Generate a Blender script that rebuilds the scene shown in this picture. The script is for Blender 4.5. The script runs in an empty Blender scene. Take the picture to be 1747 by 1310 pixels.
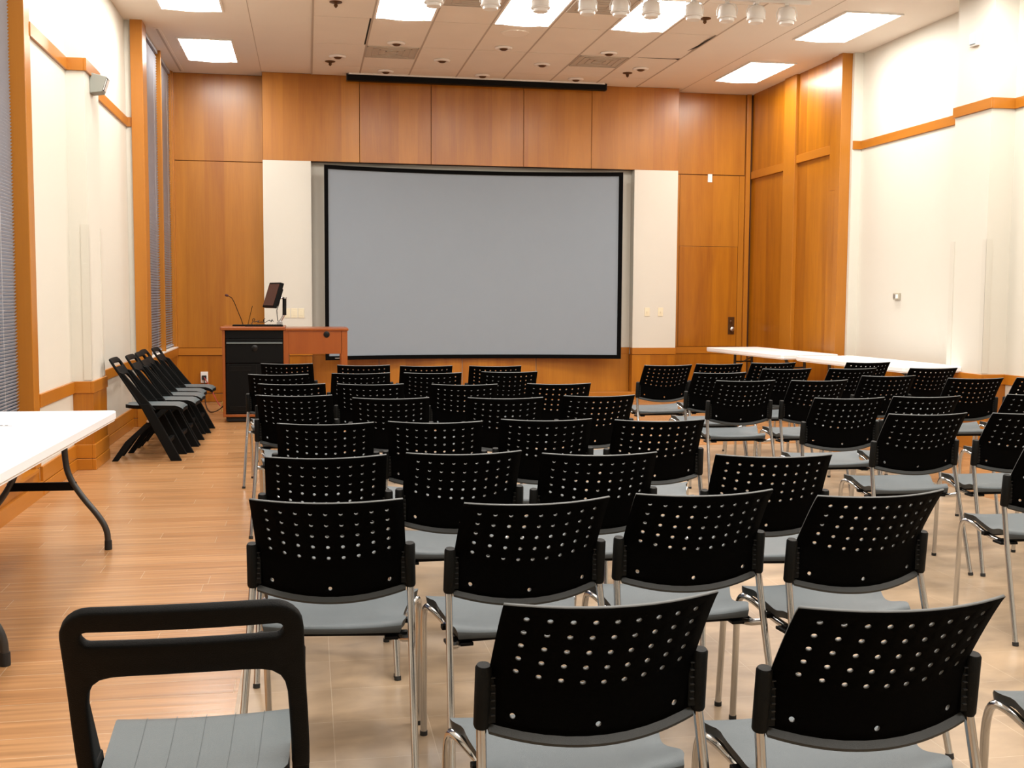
import bpy, bmesh, math, random
from mathutils import Vector, Matrix
random.seed(7)
SC = bpy.context.scene
COL = SC.collection
R = math.radians

# ---------------------------------------------------------------- camera, world, exposure
H = 1.37
yaw, pitch, roll = 0.17996175, 0.07822905, 0.00557361
FPX = 1912.17
fw = Vector((math.sin(yaw)*math.cos(pitch), math.cos(yaw)*math.cos(pitch), -math.sin(pitch)))
r0 = Vector((math.cos(yaw), -math.sin(yaw), 0)); u0 = r0.cross(fw)
rr = r0*math.cos(roll) + u0*math.sin(roll); uu = -r0*math.sin(roll) + u0*math.cos(roll)
cam = bpy.data.cameras.new('camera'); camo = bpy.data.objects.new('camera', cam); COL.objects.link(camo)
cam.sensor_fit = 'HORIZONTAL'; cam.sensor_width = 36; cam.lens = 36*FPX/1747
cam.clip_start = 0.05; cam.clip_end = 200
M3 = Matrix((rr, uu, -fw)).transposed()
camo.matrix_world = Matrix.Translation((0, 0, H)) @ M3.to_4x4()
SC.camera = camo
SC.view_settings.view_transform = 'Standard'; SC.view_settings.look = 'None'
SC.view_settings.gamma = 1; SC.view_settings.use_curve_mapping = False
SC.view_settings.exposure = 0.78
w = bpy.data.worlds.new('dusk'); SC.world = w; w.use_nodes = True
bg = w.node_tree.nodes['Background']; bg.inputs[0].default_value = (0.10, 0.14, 0.24, 1); bg.inputs[1].default_value = 0.35
LAMP = 15.0          # strength of the fluorescent panels
LAMPCOL = (1.0, 0.955, 0.89)

# ---------------------------------------------------------------- materials
def nodes(name):
    m = bpy.data.materials.new(name); m.use_nodes = True
    nt = m.node_tree; return m, nt, nt.nodes, nt.links, nt.nodes['Principled BSDF']
def plain(name, c, rough=.5, metal=0, bump=0, bscale=200, var=0, coat=0, spec=.5, emit=0):
    m, nt, N, L, P = nodes(name)
    P.inputs['Base Color'].default_value = (*c, 1); P.inputs['Roughness'].default_value = rough
    P.inputs['Metallic'].default_value = metal; P.inputs['Coat Weight'].default_value = coat
    P.inputs['Specular IOR Level'].default_value = spec
    if emit: P.inputs['Emission Color'].default_value = (*LAMPCOL, 1); P.inputs['Emission Strength'].default_value = emit
    tc = N.new('ShaderNodeTexCoord')
    if var:
        n = N.new('ShaderNodeTexNoise'); n.inputs['Scale'].default_value = 3; n.inputs['Detail'].default_value = 4
        L.new(tc.outputs['Object'], n.inputs['Vector'])
        mx = N.new('ShaderNodeMix'); mx.data_type = 'RGBA'
        mx.inputs[6].default_value = (*[v*(1-var) for v in c], 1); mx.inputs[7].default_value = (*[min(1, v*(1+var)) for v in c], 1)
        L.new(n.outputs['Fac'], mx.inputs[0]); L.new(mx.outputs[2], P.inputs['Base Color'])
    if bump:
        n = N.new('ShaderNodeTexNoise'); n.inputs['Scale'].default_value = bscale; n.inputs['Detail'].default_value = 3
        L.new(tc.outputs['Object'], n.inputs['Vector'])
        b = N.new('ShaderNodeBump'); b.inputs['Strength'].default_value = bump; b.inputs['Distance'].default_value = .002
        L.new(n.outputs['Fac'], b.inputs['Height']); L.new(b.outputs['Normal'], P.inputs['Normal'])
    return m
def veneer(name, c1, c2, band=(.24, .32), rough=.33, horiz=False, coat=.12):
    """flat-cut wood veneer: leaves of slightly different tone side by side, fine vertical grain"""
    m, nt, N, L, P = nodes(name)
    tc = N.new('ShaderNodeTexCoord'); mp = N.new('ShaderNodeMapping')
    L.new(tc.outputs['Object'], mp.inputs[0])
    mp.inputs['Scale'].default_value = (3, 3, .28) if not horiz else (.35, .35, 6)
    n1 = N.new('ShaderNodeTexNoise'); n1.inputs['Scale'].default_value = 3.0; n1.inputs['Detail'].default_value = 6; n1.inputs['Distortion'].default_value = .6
    L.new(mp.outputs[0], n1.inputs['Vector'])
    mp2 = N.new('ShaderNodeMapping'); mp2.inputs['Scale'].default_value = (60, 60, 1.6) if not horiz else (2, 2, 90)
    L.new(tc.outputs['Object'], mp2.inputs[0])
    n2 = N.new('ShaderNodeTexNoise'); n2.inputs['Scale'].default_value = 2.0; n2.inputs['Detail'].default_value = 4
    L.new(mp2.outputs[0], n2.inputs['Vector'])
    # leaf index from x+y
    sep = N.new('ShaderNodeSeparateXYZ'); L.new(tc.outputs['Object'], sep.inputs[0])
    ad = N.new('ShaderNodeMath'); ad.operation = 'ADD'; L.new(sep.outputs[0], ad.inputs[0]); L.new(sep.outputs[1], ad.inputs[1])
    dv = N.new('ShaderNodeMath'); dv.operation = 'DIVIDE'; L.new(ad.outputs[0], dv.inputs[0]); dv.inputs[1].default_value = band[0]
    fl = N.new('ShaderNodeMath'); fl.operation = 'FLOOR'; L.new(dv.outputs[0], fl.inputs[0])
    wn = N.new('ShaderNodeTexWhiteNoise'); wn.noise_dimensions = '1D'; L.new(fl.outputs[0], wn.inputs['W'])
    a1 = N.new('ShaderNodeMath'); a1.operation = 'MULTIPLY'; a1.inputs[1].default_value = 0.0 if horiz else band[1]; L.new(wn.outputs['Value'], a1.inputs[0])
    a2 = N.new('ShaderNodeMath'); a2.operation = 'MULTIPLY_ADD'; a2.inputs[1].default_value = .75; L.new(n1.outputs['Fac'], a2.inputs[0]); L.new(a1.outputs[0], a2.inputs[2])
    a3 = N.new('ShaderNodeMath'); a3.operation = 'MULTIPLY_ADD'; a3.inputs[1].default_value = .35; L.new(n2.outputs['Fac'], a3.inputs[0]); L.new(a2.outputs[0], a3.inputs[2])
    rp = N.new('ShaderNodeMapRange'); rp.inputs[1].default_value = .35; rp.inputs[2].default_value = 1.12; L.new(a3.outputs[0], rp.inputs[0])
    mx = N.new('ShaderNodeMix'); mx.data_type = 'RGBA'; mx.inputs[6].default_value = (*c1, 1); mx.inputs[7].default_value = (*c2, 1)
    L.new(rp.outputs[0], mx.inputs[0]); L.new(mx.outputs[2], P.inputs['Base Color'])
    P.inputs['Roughness'].default_value = rough; P.inputs['Coat Weight'].default_value = coat; P.inputs['Coat Roughness'].default_value = .22
    return m
W_FRONT = veneer('cherry_veneer', (.29, .088, .003), (.49, .195, .014))
W_TRIM = veneer('cherry_trim', (.39, .132, .007), (.48, .182, .016), horiz=True)
W_POST = veneer('cherry_post', (.38, .132, .007), (.47, .182, .016), band=(.4, .1))
W_DARK = veneer('cherry_panel_side', (.23, .062, .002), (.50, .185, .005))
W_POD = veneer('reddish_cherry', (.215, .047, .004), (.30, .080, .009), band=(.6, .05))
GROOVE = plain('groove_dark', (.05, .015, .005), .8)
CREAM = plain('cream_paint', (.65, .63, .56), .55, bump=.15, bscale=120, var=.015)
CREAM_LOW = plain('grey_cream_paint', (.60, .57, .50), .6, var=.03)
GYP = plain('ceiling_paint', (.80, .75, .68), .85, bump=.1, bscale=60, var=.02)
TILE_C = plain('ceiling_tile_mineral', (.78, .72, .64), .95, bump=.5, bscale=350, var=.04)
GRID = plain('ceiling_grid', (.46, .39, .32), .7)
DARKGAP = plain('dark_gap', (.012, .01, .008), .9)
VENTM = plain('vent_grey', (.50, .44, .37), .8)
WHITEP = plain('white_plastic', (.85, .84, .82), .35, var=.01)
IVORY = plain('ivory_plastic', (.76, .70, .52), .4)
GREYP = plain('grey_box', (.26, .27, .24), .5)
TABLEW = plain('table_white_plastic', (.88, .89, .92), .38, bump=.2, bscale=400)
LEGM = plain('table_leg_grey', (.06, .06, .06), .35, metal=.6)
BLACKS = plain('black_shell_plastic', (.0012, .0012, .0012), .75, bump=.6, bscale=700, spec=.03)
SLEEVE = plain('black_sleeve_plastic', (.0035, .004, .0038), .55, bump=.4, bscale=500, spec=.15)
SEATM = plain('lit_black_seat_plastic', (.084, .104, .116), .5, bump=.5, bscale=700, var=.03)  # black plastic with the overhead light on seat tops put into the colour
RIM = plain('lit_black_cut_edge', (.09, .095, .095), .5)  # light caught by the top edge and hole rims, put into the colour
LIPM = plain('charcoal_edge_plastic', (.022, .025, .025), .5, bump=.4, bscale=600)
FOLD = plain('black_folding_plastic', (.0022, .0026, .0027), .6, bump=.5, bscale=500, spec=.12)
CHROME = plain('chrome', (.55, .56, .57), .17, metal=1)
RUBBER = plain('black_rubber', (.012, .012, .012), .7)
BLACKM = plain('black_metal', (.0022, .0022, .0022), .5, bump=.2, bscale=500, spec=.12)
BLACKG = plain('black_gloss', (.004, .004, .004), .3, spec=.3)
BRASS = plain('brown_bronze', (.10, .045, .015), .4, metal=.6)
STEEL = plain('satin_steel', (.6, .6, .6), .3, metal=1)
SCREENM = plain('grey_screen_fabric', (.235, .280, .330), .75, var=.02)
FRAMEB = plain('black_velvet', (.002, .002, .002), .95, spec=.1)
MONITOR = plain('monitor_reflection', (.09, .035, .02), .15)  # brown reflection on the display put into its base colour
CABLE = plain('black_cable', (.01, .01, .012), .5)
CABLE_R = plain('pink_cable', (.45, .05, .06), .5)
CABLE_Y = plain('yellow_cable', (.75, .55, .15), .5)
PAPER = plain('blue_grey_paper', (.10, .12, .22), .7)
BLINDM = plain('blind_slat', (.44, .48, .56), .5)
SILLM = plain('white_sill', (.85, .80, .72), .4)
FIXW = plain('white_fixture', (.82, .81, .79), .35)
CLEARG = plain('clear_guard', (.62, .60, .53), .4)
LIGHTM = plain('lamp_diffuser', (.9, .9, .9), .5, emit=LAMP)
LIGHTSIDE = plain('lamp_reflector', (.85, .83, .80), .35)
m, nt, N, L, P = nodes('window_glass'); GLASS = m
P.inputs['Base Color'].default_value = (.9, .95, 1, 1); P.inputs['Transmission Weight'].default_value = 1; P.inputs['Roughness'].default_value = .02; P.inputs['IOR'].default_value = 1.1
m, nt, N, L, P = nodes('clear_plastic'); CLEARP = m
P.inputs['Base Color'].default_value = (.95, .95, .95, 1); P.inputs['Transmission Weight'].default_value = .6; P.inputs['Roughness'].default_value = .15; P.inputs['IOR'].default_value = 1.2

def brickmat(name, cols, mortar, bw, rh, off, msize, rough, bump, grainscale, stain=None, seed=0):
    m, nt, N, L, P = nodes(name)
    tc = N.new('ShaderNodeTexCoord'); mp = N.new('ShaderNodeMapping'); L.new(tc.outputs['Object'], mp.inputs[0])
    mp.inputs['Location'].default_value = off
    b = N.new('ShaderNodeTexBrick'); vec = mp.outputs[0]
    if seed == 0:
        sp = N.new('ShaderNodeSeparateXYZ'); L.new(vec, sp.inputs[0])
        d_ = N.new('ShaderNodeMath'); d_.operation = 'DIVIDE'; d_.inputs[1].default_value = rh; L.new(sp.outputs[1], d_.inputs[0])
        f_ = N.new('ShaderNodeMath'); f_.operation = 'FLOOR'; L.new(d_.outputs[0], f_.inputs[0])
        w_ = N.new('ShaderNodeTexWhiteNoise'); w_.noise_dimensions = '1D'; L.new(f_.outputs[0], w_.inputs['W'])
        m_ = N.new('ShaderNodeMath'); m_.operation = 'MULTIPLY_ADD'; m_.inputs[1].default_value = bw; L.new(w_.outputs['Value'], m_.inputs[0]); L.new(sp.outputs[0], m_.inputs[2])
        c_ = N.new('ShaderNodeCombineXYZ'); L.new(m_.outputs[0], c_.inputs[0]); L.new(sp.outputs[1], c_.inputs[1]); vec = c_.outputs[0]
    L.new(vec, b.inputs['Vector'])
    b.inputs['Scale'].default_value = 1; b.inputs['Brick Width'].default_value = bw; b.inputs['Row Height'].default_value = rh
    b.inputs['Mortar Size'].default_value = msize; b.inputs['Mortar Smooth'].default_value = .3
    b.offset = .5 if seed == 0 else 0; b.offset_frequency = 2
    b.offset = 0
    b.inputs['Color1'].default_value = (*cols[0], 1); b.inputs['Color2'].default_value = (*cols[1], 1); b.inputs['Mortar'].default_value = (*mortar, 1)
    mp2 = N.new('ShaderNodeMapping'); L.new(tc.outputs['Object'], mp2.inputs[0]); mp2.inputs['Scale'].default_value = grainscale
    n = N.new('ShaderNodeTexNoise'); n.inputs['Scale'].default_value = 1; n.inputs['Detail'].default_value = 6; n.inputs['Distortion'].default_value = .4
    L.new(mp2.outputs[0], n.inputs['Vector'])
    mr = N.new('ShaderNodeMapRange'); mr.inputs[1].default_value = .3; mr.inputs[2].default_value = .72; mr.inputs[3].default_value = .62 if seed else .70; mr.inputs[4].default_value = 1.16
    L.new(n.outputs['Fac'], mr.inputs[0])
    mx = N.new('ShaderNodeMix'); mx.data_type = 'RGBA'; mx.blend_type = 'MULTIPLY'; mx.inputs[0].default_value = 1
    L.new(b.outputs['Color'], mx.inputs[6]); L.new(mr.outputs[0], mx.inputs[7]); L.new(mx.outputs[2], P.inputs['Base Color'])
    P.inputs['Roughness'].default_value = rough
    iv = N.new('ShaderNodeMath'); iv.operation = 'SUBTRACT'; iv.inputs[0].default_value = 1; L.new(b.outputs['Fac'], iv.inputs[1])
    ad = N.new('ShaderNodeMath'); ad.operation = 'MULTIPLY_ADD'; ad.inputs[1].default_value = .35; L.new(n.outputs['Fac'], ad.inputs[0]); L.new(iv.outputs[0], ad.inputs[2])
    bp = N.new('ShaderNodeBump'); bp.inputs['Strength'].default_value = bump; bp.inputs['Distance'].default_value = .003
    L.new(ad.outputs[0], bp.inputs['Height']); L.new(bp.outputs['Normal'], P.inputs['Normal'])
    return m
PLANK = brickmat('wood_look_plank', ((.46, .245, .108), (.38, .185, .072)), (.60, .42, .26), .92, .152, (0, .07, 0), .0018, .26, .75, (1.4, 38, 1))
TILEF = brickmat('beige_floor_tile', ((.40, .290, .190), (.365, .26, .165)), (.50, .39, .28), .3048, .3048, (-.068, .1, 0), .0016, .34, .35, (3.6, 5.5, 1), seed=1)

# ---------------------------------------------------------------- mesh builder
class MB:
    def __init__(s): s.b = bmesh.new(); s.mi = 0
    def face(s, vs):
        try: f = s.b.faces.new(vs); f.material_index = s.mi; return f
        except ValueError: return None
    def box(s, x0, x1, y0, y1, z0, z1, mat=None):
        v = [s.b.verts.new(p) for p in ((x0,y0,z0),(x1,y0,z0),(x1,y1,z0),(x0,y1,z0),(x0,y0,z1),(x1,y0,z1),(x1,y1,z1),(x0,y1,z1))]
        if mat:
            for q in v: q.co = mat @ q.co
        for f in ((3,2,1,0),(4,5,6,7),(0,1,5,4),(1,2,6,5),(2,3,7,6),(3,0,4,7)): s.face([v[i] for i in f])
        return s
    def obox(s, c, size, rot):
        mt = Matrix.Translation(c) @ rot.to_4x4(); a, b, d = [q/2 for q in size]
        return s.box(-a, a, -b, b, -d, d, mt)
    def tube(s, pts, r, seg=10, caps=True, rs=None):
        pts = [Vector(p) for p in pts]; n = len(pts); rings = []; up = Vector((0, 0, 1))
        prev = None
        for i, p in enumerate(pts):
            t = (pts[min(i+1, n-1)] - pts[max(i-1, 0)]).normalized()
            if prev is None:
                a = up if abs(t.dot(up)) < .9 else Vector((1, 0, 0)); x = t.cross(a).normalized()
            else:
                x = (prev - t*prev.dot(t)).normalized()
            prev = x; y = t.cross(x); rad = rs[i] if rs else r
            rings.append([s.b.verts.new(p + (x*math.cos(2*math.pi*k/seg) + y*math.sin(2*math.pi*k/seg))*rad) for k in range(seg)])
        for i in range(n-1):
            for k in range(seg): s.face([rings[i][k], rings[i][(k+1) % seg], rings[i+1][(k+1) % seg], rings[i+1][k]])
        if caps: s.face(rings[0][::-1]); s.face(rings[-1])
        return s
    def lathe(s, prof, c=(0,0,0), seg=20, rot=None):
        rings = []
        for r_, z in prof:
            ring = []
            for k in range(seg):
                a = 2*math.pi*k/seg; p = Vector((r_*math.cos(a), r_*math.sin(a), z))
                if rot: p = rot @ p
                ring.append(s.b.verts.new(p + Vector(c)))
            rings.append(ring)
        for i in range(len(rings)-1):
            for k in range(seg): s.face([rings[i][k], rings[i][(k+1) % seg], rings[i+1][(k+1) % seg], rings[i+1][k]])
        s.face(rings[0][::-1]); s.face(rings[-1]); return s
    def prism(s, poly, axis, a, b):
        """poly in the two other axes, extruded from a to b along axis"""
        def P3(u, v, t): return {'x': (t, u, v), 'y': (u, t, v), 'z': (u, v, t)}[axis]
        A = [s.b.verts.new(P3(u, v, a)) for u, v in poly]; B = [s.b.verts.new(P3(u, v, b)) for u, v in poly]; n = len(poly)
        s.face(A); s.face(B[::-1])
        for i in range(n): s.face([A[i], B[i], B[(i+1) % n], A[(i+1) % n]])
        return s
    def build(s, name, mats, parent=None, smooth=False, bevel=0, angle=40, bseg=2, **tags):
        bmesh.ops.recalc_face_normals(s.b, faces=s.b.faces)
        me = bpy.data.meshes.new(name); s.b.to_mesh(me); s.b.free()
        if not isinstance(mats, (list, tuple)): mats = [mats]
        for m_ in mats: me.materials.append(m_)
        o = bpy.data.objects.new(name, me); COL.objects.link(o)
        if parent: o.parent = parent
        if smooth:
            for p in me.polygons: p.use_smooth = True
            try: me.set_sharp_from_angle(angle=R(angle))
            except Exception: pass
        if bevel:
            bv = o.modifiers.new('bevel', 'BEVEL'); bv.width = bevel; bv.segments = bseg; bv.limit_method = 'ANGLE'; bv.angle_limit = R(45)
        for k, v in tags.items(): o[k] = v
        return o
def bx(name, x0, x1, y0, y1, z0, z1, mat, parent=None, bevel=0, **t):
    return MB().box(x0, x1, y0, y1, z0, z1).build(name, mat, parent, bevel=bevel, **t)
def thing(name, label, cat, loc=(0,0,0), rz=0, group=None):
    o = bpy.data.objects.new(name, None); COL.objects.link(o); o.empty_display_size = .1
    o.location = loc; o.rotation_euler = (0, 0, rz); o['label'] = label; o['category'] = cat
    if group: o['group'] = group
    return o
def dup(root, loc, rz, label, group=None):
    c = root.copy(); COL.objects.link(c); c.location = loc; c.rotation_euler = (0, 0, rz); c['label'] = label
    if group: c['group'] = group
    for ch in list(root.children):
        k = ch.copy(); COL.objects.link(k); k.parent = c
        for g in ch.children:
            q = g.copy(); COL.objects.link(q); q.parent = k
    return c
S = dict(kind='structure')

# ---------------------------------------------------------------- room shell
ZC = 4.12; YF = 14.45; YR = 14.72; YB = -3.0
XW = -1.80; XP = -1.66; XRW = 6.18; XRP = 5.95
TX0, TX1, TY1 = -.25, 4.60, 9.86
# floor: planks round a field of beige tile
mb = MB(); b = mb.b
def q(x0, x1, y0, y1, mi):
    mb.mi = mi; mb.face([b.verts.new((x0,y0,0)), b.verts.new((x1,y0,0)), b.verts.new((x1,y1,0)), b.verts.new((x0,y1,0))])
q(-2.2, TX0, YB, 15.1, 0); q(TX1, 6.6, YB, 15.1, 0); q(TX0, TX1, TY1, 15.1, 0); q(TX0, TX1, YB, TY1, 1)
mb.mi = 0
mb.build('floor', [PLANK, TILEF], **S)
# ceiling slab and its lay-in field
ceil = bx('ceiling', -2.2, 6.6, YB, 15.1, ZC, ZC+.12, GYP, **S)
GX = [.07, .655, 1.26, 1.85, 2.455, 3.06, 3.67, 4.25]
GY = [14.43, 13.84, 12.64, 11.44, 10.20, 9.04, 7.80, 6.60, 5.40, 4.2, 3.0, 1.8, .6, -.6, -1.8]
CLIGHTS = [(1, 10.2), (3, 10.2), (5, 10.2), (1, 6.6), (3, 6.6), (5, 6.6), (1, 3.0), (3, 3.0), (5, 3.0), (1, -.6), (3, -.6), (5, -.6)]
tb = MB()
for i in range(7):
    for j in range(len(GY)-1):
        if any(i == a and abs(GY[j+1]-y) < .05 for a, y in CLIGHTS): continue
        g = .006
        x0, x1, y1, y0 = GX[i]+g, GX[i+1]-g, GY[j]-g, GY[j+1]+g
        z = ZC-.012
        tilt = 0
        mtx = None
        if (i, j) == (0, 2):                     # tile that has slipped: dark gap beside it
            x1 -= .022
        if (i, j) == (6, 2):
            tb.prism([(x0, y0), (x1-.06, y0), (x1-.004, y1-.25), (x1, y1), (x0, y1)], 'z', z, ZC-.002); continue
        tb.box(x0, x1, y0, y1, z, ZC-.002)
tb.build('ceiling_tiles', TILE_C, ceil)
gb = MB()
for x in GX: gb.box(x-.010, x+.010, YB, 14.43, ZC-.0135, ZC-.001)
for y in GY[1:]: gb.box(.07, 4.25, y-.0035, y+.0035, ZC-.009, ZC-.001)
gb.build('ceiling_grid', GRID, ceil)
dk = MB(); dk.box(.612, .646, 11.47, 12.63, ZC-.0045, ZC-.0012)
dk.prism([(4.15, 12.62), (4.241, 12.62), (4.241, 12.3)], 'z', ZC-.0045, ZC-.0012); dk.prism([(3.75, 12.652), (4.2, 12.652), (4.241, 12.69), (4.241, 12.6), (4.15, 12.63)], 'z', ZC-.0145, ZC-.0125)
dk.prism([(4.19, 12.2), (4.241, 12.0), (4.241, 11.46)], 'z', ZC-.0145, ZC-.0125)
dk.build('tile_gap', DARKGAP, ceil)
jb = MB(); jb.box(-.548, -.542, YB, YF, ZC-.002, ZC+.001); jb.box(4.92, 4.926, YB, YR, ZC-.002, ZC+.001)
jb.build('ceiling_joint', GRID, ceil)

# front wall: recessed wings, middle bay, cream piers, wood plinth
bx('wall_front', -2.2, 6.6, YR+.03, YR+.2, 0, ZC, CREAM, **S)
def panel_wall(name, rects, mat, y, thick, parent=None, gap=.004, **t):
    """veneer panels hung side by side on y, a dark groove between them"""
    mb = MB()
    for x0, x1, z0, z1 in rects: mb.box(x0+gap, x1-gap, y, y+thick, z0+gap, z1-gap)
    return mb.build(name, mat, parent, bevel=.002, bseg=1, **t)
wl = bx('wall_front_left_wing', XP+.02, -.54, YR, YR+.03, 0, ZC, GROOVE, **S)
panel_wall('wing_panel', [(-1.635, -.53, .69, 3.04), (-1.635, -.53, 3.04, ZC)], W_FRONT, YR-.012, .012, wl)
panel_wall('wing_plinth', [(-1.635, -.53, .11, .60), (-1.635, -.53, 0, .11)], W_DARK, YR-.012, .012, wl)
bx('wing_rail', -1.635, -.53, YR-.028, YR-.0, .60, .69, W_TRIM, wl)
wr = bx('wall_front_right_wing', 4.86, 6.0, YR, YR+.03, 0, ZC, GROOVE, **S)
panel_wall('wing_panel', [(4.85, 5.90, 3.03, ZC)], W_FRONT, YR-.012, .012, wr)
mb = MB()
mb.box(4.85, 4.975, YR-.012, YR, .694, 3.024); mb.box(5.825, 5.90, YR-.012, YR, .694, 3.024); mb.box(4.979, 5.821, YR-.012, YR, 2.064, 3.024)
mb.build('wing_panel', W_FRONT, wr)
panel_wall('wing_plinth', [(4.85, 5.90, .11, .60), (4.85, 5.90, 0, .11)], W_DARK, YR-.012, .012, wr)
bx('wing_rail', 4.85, 5.90, YR-.022, YR, .60, .69, W_TRIM, wr)
bx('wing_corner_post', 5.905, 5.965, YR-.05, YR, 0, ZC, W_POST, wr, bevel=.003)
# flush door in the right wing
d1 = bx('door_1', 4.981, 5.819, YR-.014, YR-.001, .695, 2.060, W_DARK, bevel=.002, **S)
bx('lock_plate', 5.700, 5.790, YR-.020, YR-.014, .86, 1.10, BRASS, d1, bevel=.002)
mb = MB(); ry = Matrix.Rotation(R(90), 3, 'X')
mb.lathe([(.012, 0), (.012, .03), (.028, .036), (.033, .05), (.030, .064), (.012, .072)], (5.742, YR-.020, .935), 18, ry)
mb.build('door_knob', STEEL, d1, smooth=True)
MB().lathe([(.020, 0), (.020, .008), (.014, .012)], (5.742, YR-.020, 1.035), 16, ry).build('deadbolt', BRASS, d1, smooth=True)

# middle bay
bay = bx('wall_front_bay', -.54, 4.86, YF+.165, YR+.01, 0, ZC, CREAM, **S)
back = MB(); back.box(-.54, 4.86, YF+.012, YF+.165, 3.045, ZC); back.build('bay_backing', GROOVE, bay)
panel_wall('bay_header_panel', [(-.54, .659, 3.04, ZC), (.659, 1.563, 3.04, ZC), (1.563, 2.764, 3.04, ZC), (2.764, 3.67, 3.04, ZC), (3.67, 4.86, 3.04, ZC)], W_FRONT, YF, .014, bay, gap=.003)
for x0, x1 in ((-.54, .05), (4.26, 4.86)):
    bx('cream_pier', x0, x1, YF, YF+.165, .69, 3.043, CREAM, bay)
    bx('pier_plinth', x0, x1, YF, YF+.165, .0, .60, W_DARK, bay)
    bx('pier_rail', x0-.002, x1+.002, YF-.012, YF+.1, .605, .69, W_TRIM, bay)
panel_wall('bay_plinth_panel', [(.05, .90, .0, .61), (.90, 1.99, .0, .61), (1.99, 2.98, .0, .61), (2.98, 4.26, .0, .61)], W_FRONT, YF+.148, .017, bay)
bx('bay_rail', .05, 4.26, YF+.142, YF+.165, .605, .69, W_TRIM, bay)
bx('baseboard_front', -.54, 4.86, YF-.012, YF+.14, 0, .10, W_TRIM, bevel=.004, **S)

# left wall
LW = bx('wall_left', -2.1, XW, 7.98, 12.06, 0, ZC, CREAM, **S)
bx('wall_left_rear', -2.1, XW, YB, 3.4, 0, ZC, CREAM, **S)
bx('wall_left_pilaster', XW-.01, XP, 9.13, 9.70, 0, ZC, CREAM, **S)
bx('wall_left_jog', XW-.01, -1.725, 12.045, 12.10, 0, ZC, CREAM, **S)
def wain_left(y0, y1, x, nm):
    bx(nm, XW-.02, x+.015, y0, y1, .2, .60, CREAM_LOW, **S)
# rails and trims round the pilaster
def rail_run(name, pts, z0, z1, d, mat, side, gap=0):
    """strip following the wall plan pts, d proud of it"""
    mb = MB()
    for (xa, ya), (xb, yb) in zip(pts[:-1], pts[1:]):
        if abs(xa-xb) < 1e-4:
            x0, x1 = (xa-.004, xa+d) if side > 0 else (xa-d, xa+.004)
            mb.box(x0, x1, min(ya, yb), max(ya, yb), z0, z1)
        else:
            xs = sorted((xa, xb)); mb.box(xs[0]-(d if side < 0 else 0), xs[1]+(d if side > 0 else 0), ya-d, ya+.004, z0, z1)
    return mb.build(name, mat, **S)
LPLAN = [(XW, 7.985), (XW, 9.13), (XP, 9.13), (XP, 9.70), (XW, 9.72), (XW, 12.045), (-1.725, 12.045)]
def simple_left(name, z0, z1, d, mat):
    mb = MB()
    mb.box(XW-.004, XW+d, 7.985, 9.13, z0, z1)
    mb.box(XW, XP-.004, 9.13-d, 9.14, z0, z1); mb.box(XP-.004, XP+d, 9.13-d, 9.70+d, z0, z1); mb.box(XW, XP-.004, 9.69, 9.70+d, z0, z1)
    mb.box(XW-.004, XW+d, 9.70+d, 12.045, z0, z1); mb.box(XW, -1.726, 12.045-d, 12.05, z0, z1)
    return mb.build(name, mat, bevel=.003, bseg=1, **S)
simple_left('trim_1', 3.06, 3.155, .018, W_TRIM)
simple_left('trim_2', .60, .692, .020, W_TRIM)
simple_left('baseboard_left', .092, .20, .022, W_TRIM)
simple_left('baseboard_left_foot', 0, .088, .026, W_TRIM)
mb = MB(); mb.box(XW, XP+.012, 9.118, 9.71, .20, .60); mb.build('trim_3', W_DARK, **S)
mb = MB(); mb.box(XW-.002, XW+.004, 7.99, 9.11, .20, .60); mb.box(XW-.002, XW+.004, 9.72, 12.03, .20, .60); mb.build('trim_4', CREAM_LOW, **S)
# corner guards on the pilaster
mb = MB(); mb.box(XP-.002, XP+.004, 9.128, 9.19, .70, 1.9); mb.box(XP-.055, XP+.004, 9.124, 9.131, .70, 1.9); mb.box(XP-.002, XP+.004, 9.63, 9.702, .70, 1.9)
mb.build('trim_5', CLEARG, **S)

def blind(name, label, x, y0, y1, z0, z1, pitch=.0215, ladders=3):
    t = thing(name, label, 'window blind', (x, (y0+y1)/2, z0))
    mb = MB(); cx, cy, cz = x, (y0+y1)/2, z0
    n = int((z1-z0-.06)/pitch); rot = Matrix.Rotation(R(-48), 3, 'Y')
    for i in range(n):
        z = .03 + i*pitch
        mb.obox((0, 0, z), (.025, (y1-y0)-.01, .0012), rot)
    mb.build('slats', BLINDM, t)
    MB().box(-.022, .022, -(y1-y0)/2+.003, (y1-y0)/2-.003, z1-z0-.04, z1-z0-.002).build('headrail', BLINDM, t, bevel=.002)
    MB().box(-.013, .013, -(y1-y0)/2+.004, (y1-y0)/2-.004, .003, .019).build('bottom_rail', BLINDM, t, bevel=.002)
    for k in range(ladders):
        yy = -(y1-y0)/2 + (y1-y0)*(k+.5)/ladders
        MB().box(.0125, .0135, yy-.001, yy+.001, .01, z1-z0-.03).build('ladder_cord', WHITEP, t)
    return t
# near window: 3.4 .. 7.83
w1 = MB(); w1.box(-1.90, XW+.012, 7.83, 7.985, .20, ZC); w1.box(-1.90, XW+.012, 3.4, 3.5, .20, ZC); w1.box(-1.93, XW+.012, 5.55, 5.63, .2, ZC)
w1 = w1.build('window_1', W_POST, bevel=.004, **S)
bx('window_sill', -1.96, XW+.03, 3.5, 7.85, .185, .205, W_TRIM, w1)
bx('window_pane', -1.965, -1.960, 3.45, 7.85, .2, ZC, GLASS, w1)
bx('wall_left_window_apron', -2.1, XW, 3.4, 7.98, 0, .185, W_DARK, **S)
bx('baseboard_left_window', XW-.002, XW+.022, 3.4, 7.985, 0, .10, W_TRIM, **S)
blind('window_blind', 'tall horizontal slat blind over the near left window beside the white table', -1.885, 5.635, 7.822, .215, ZC-.005)
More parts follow.
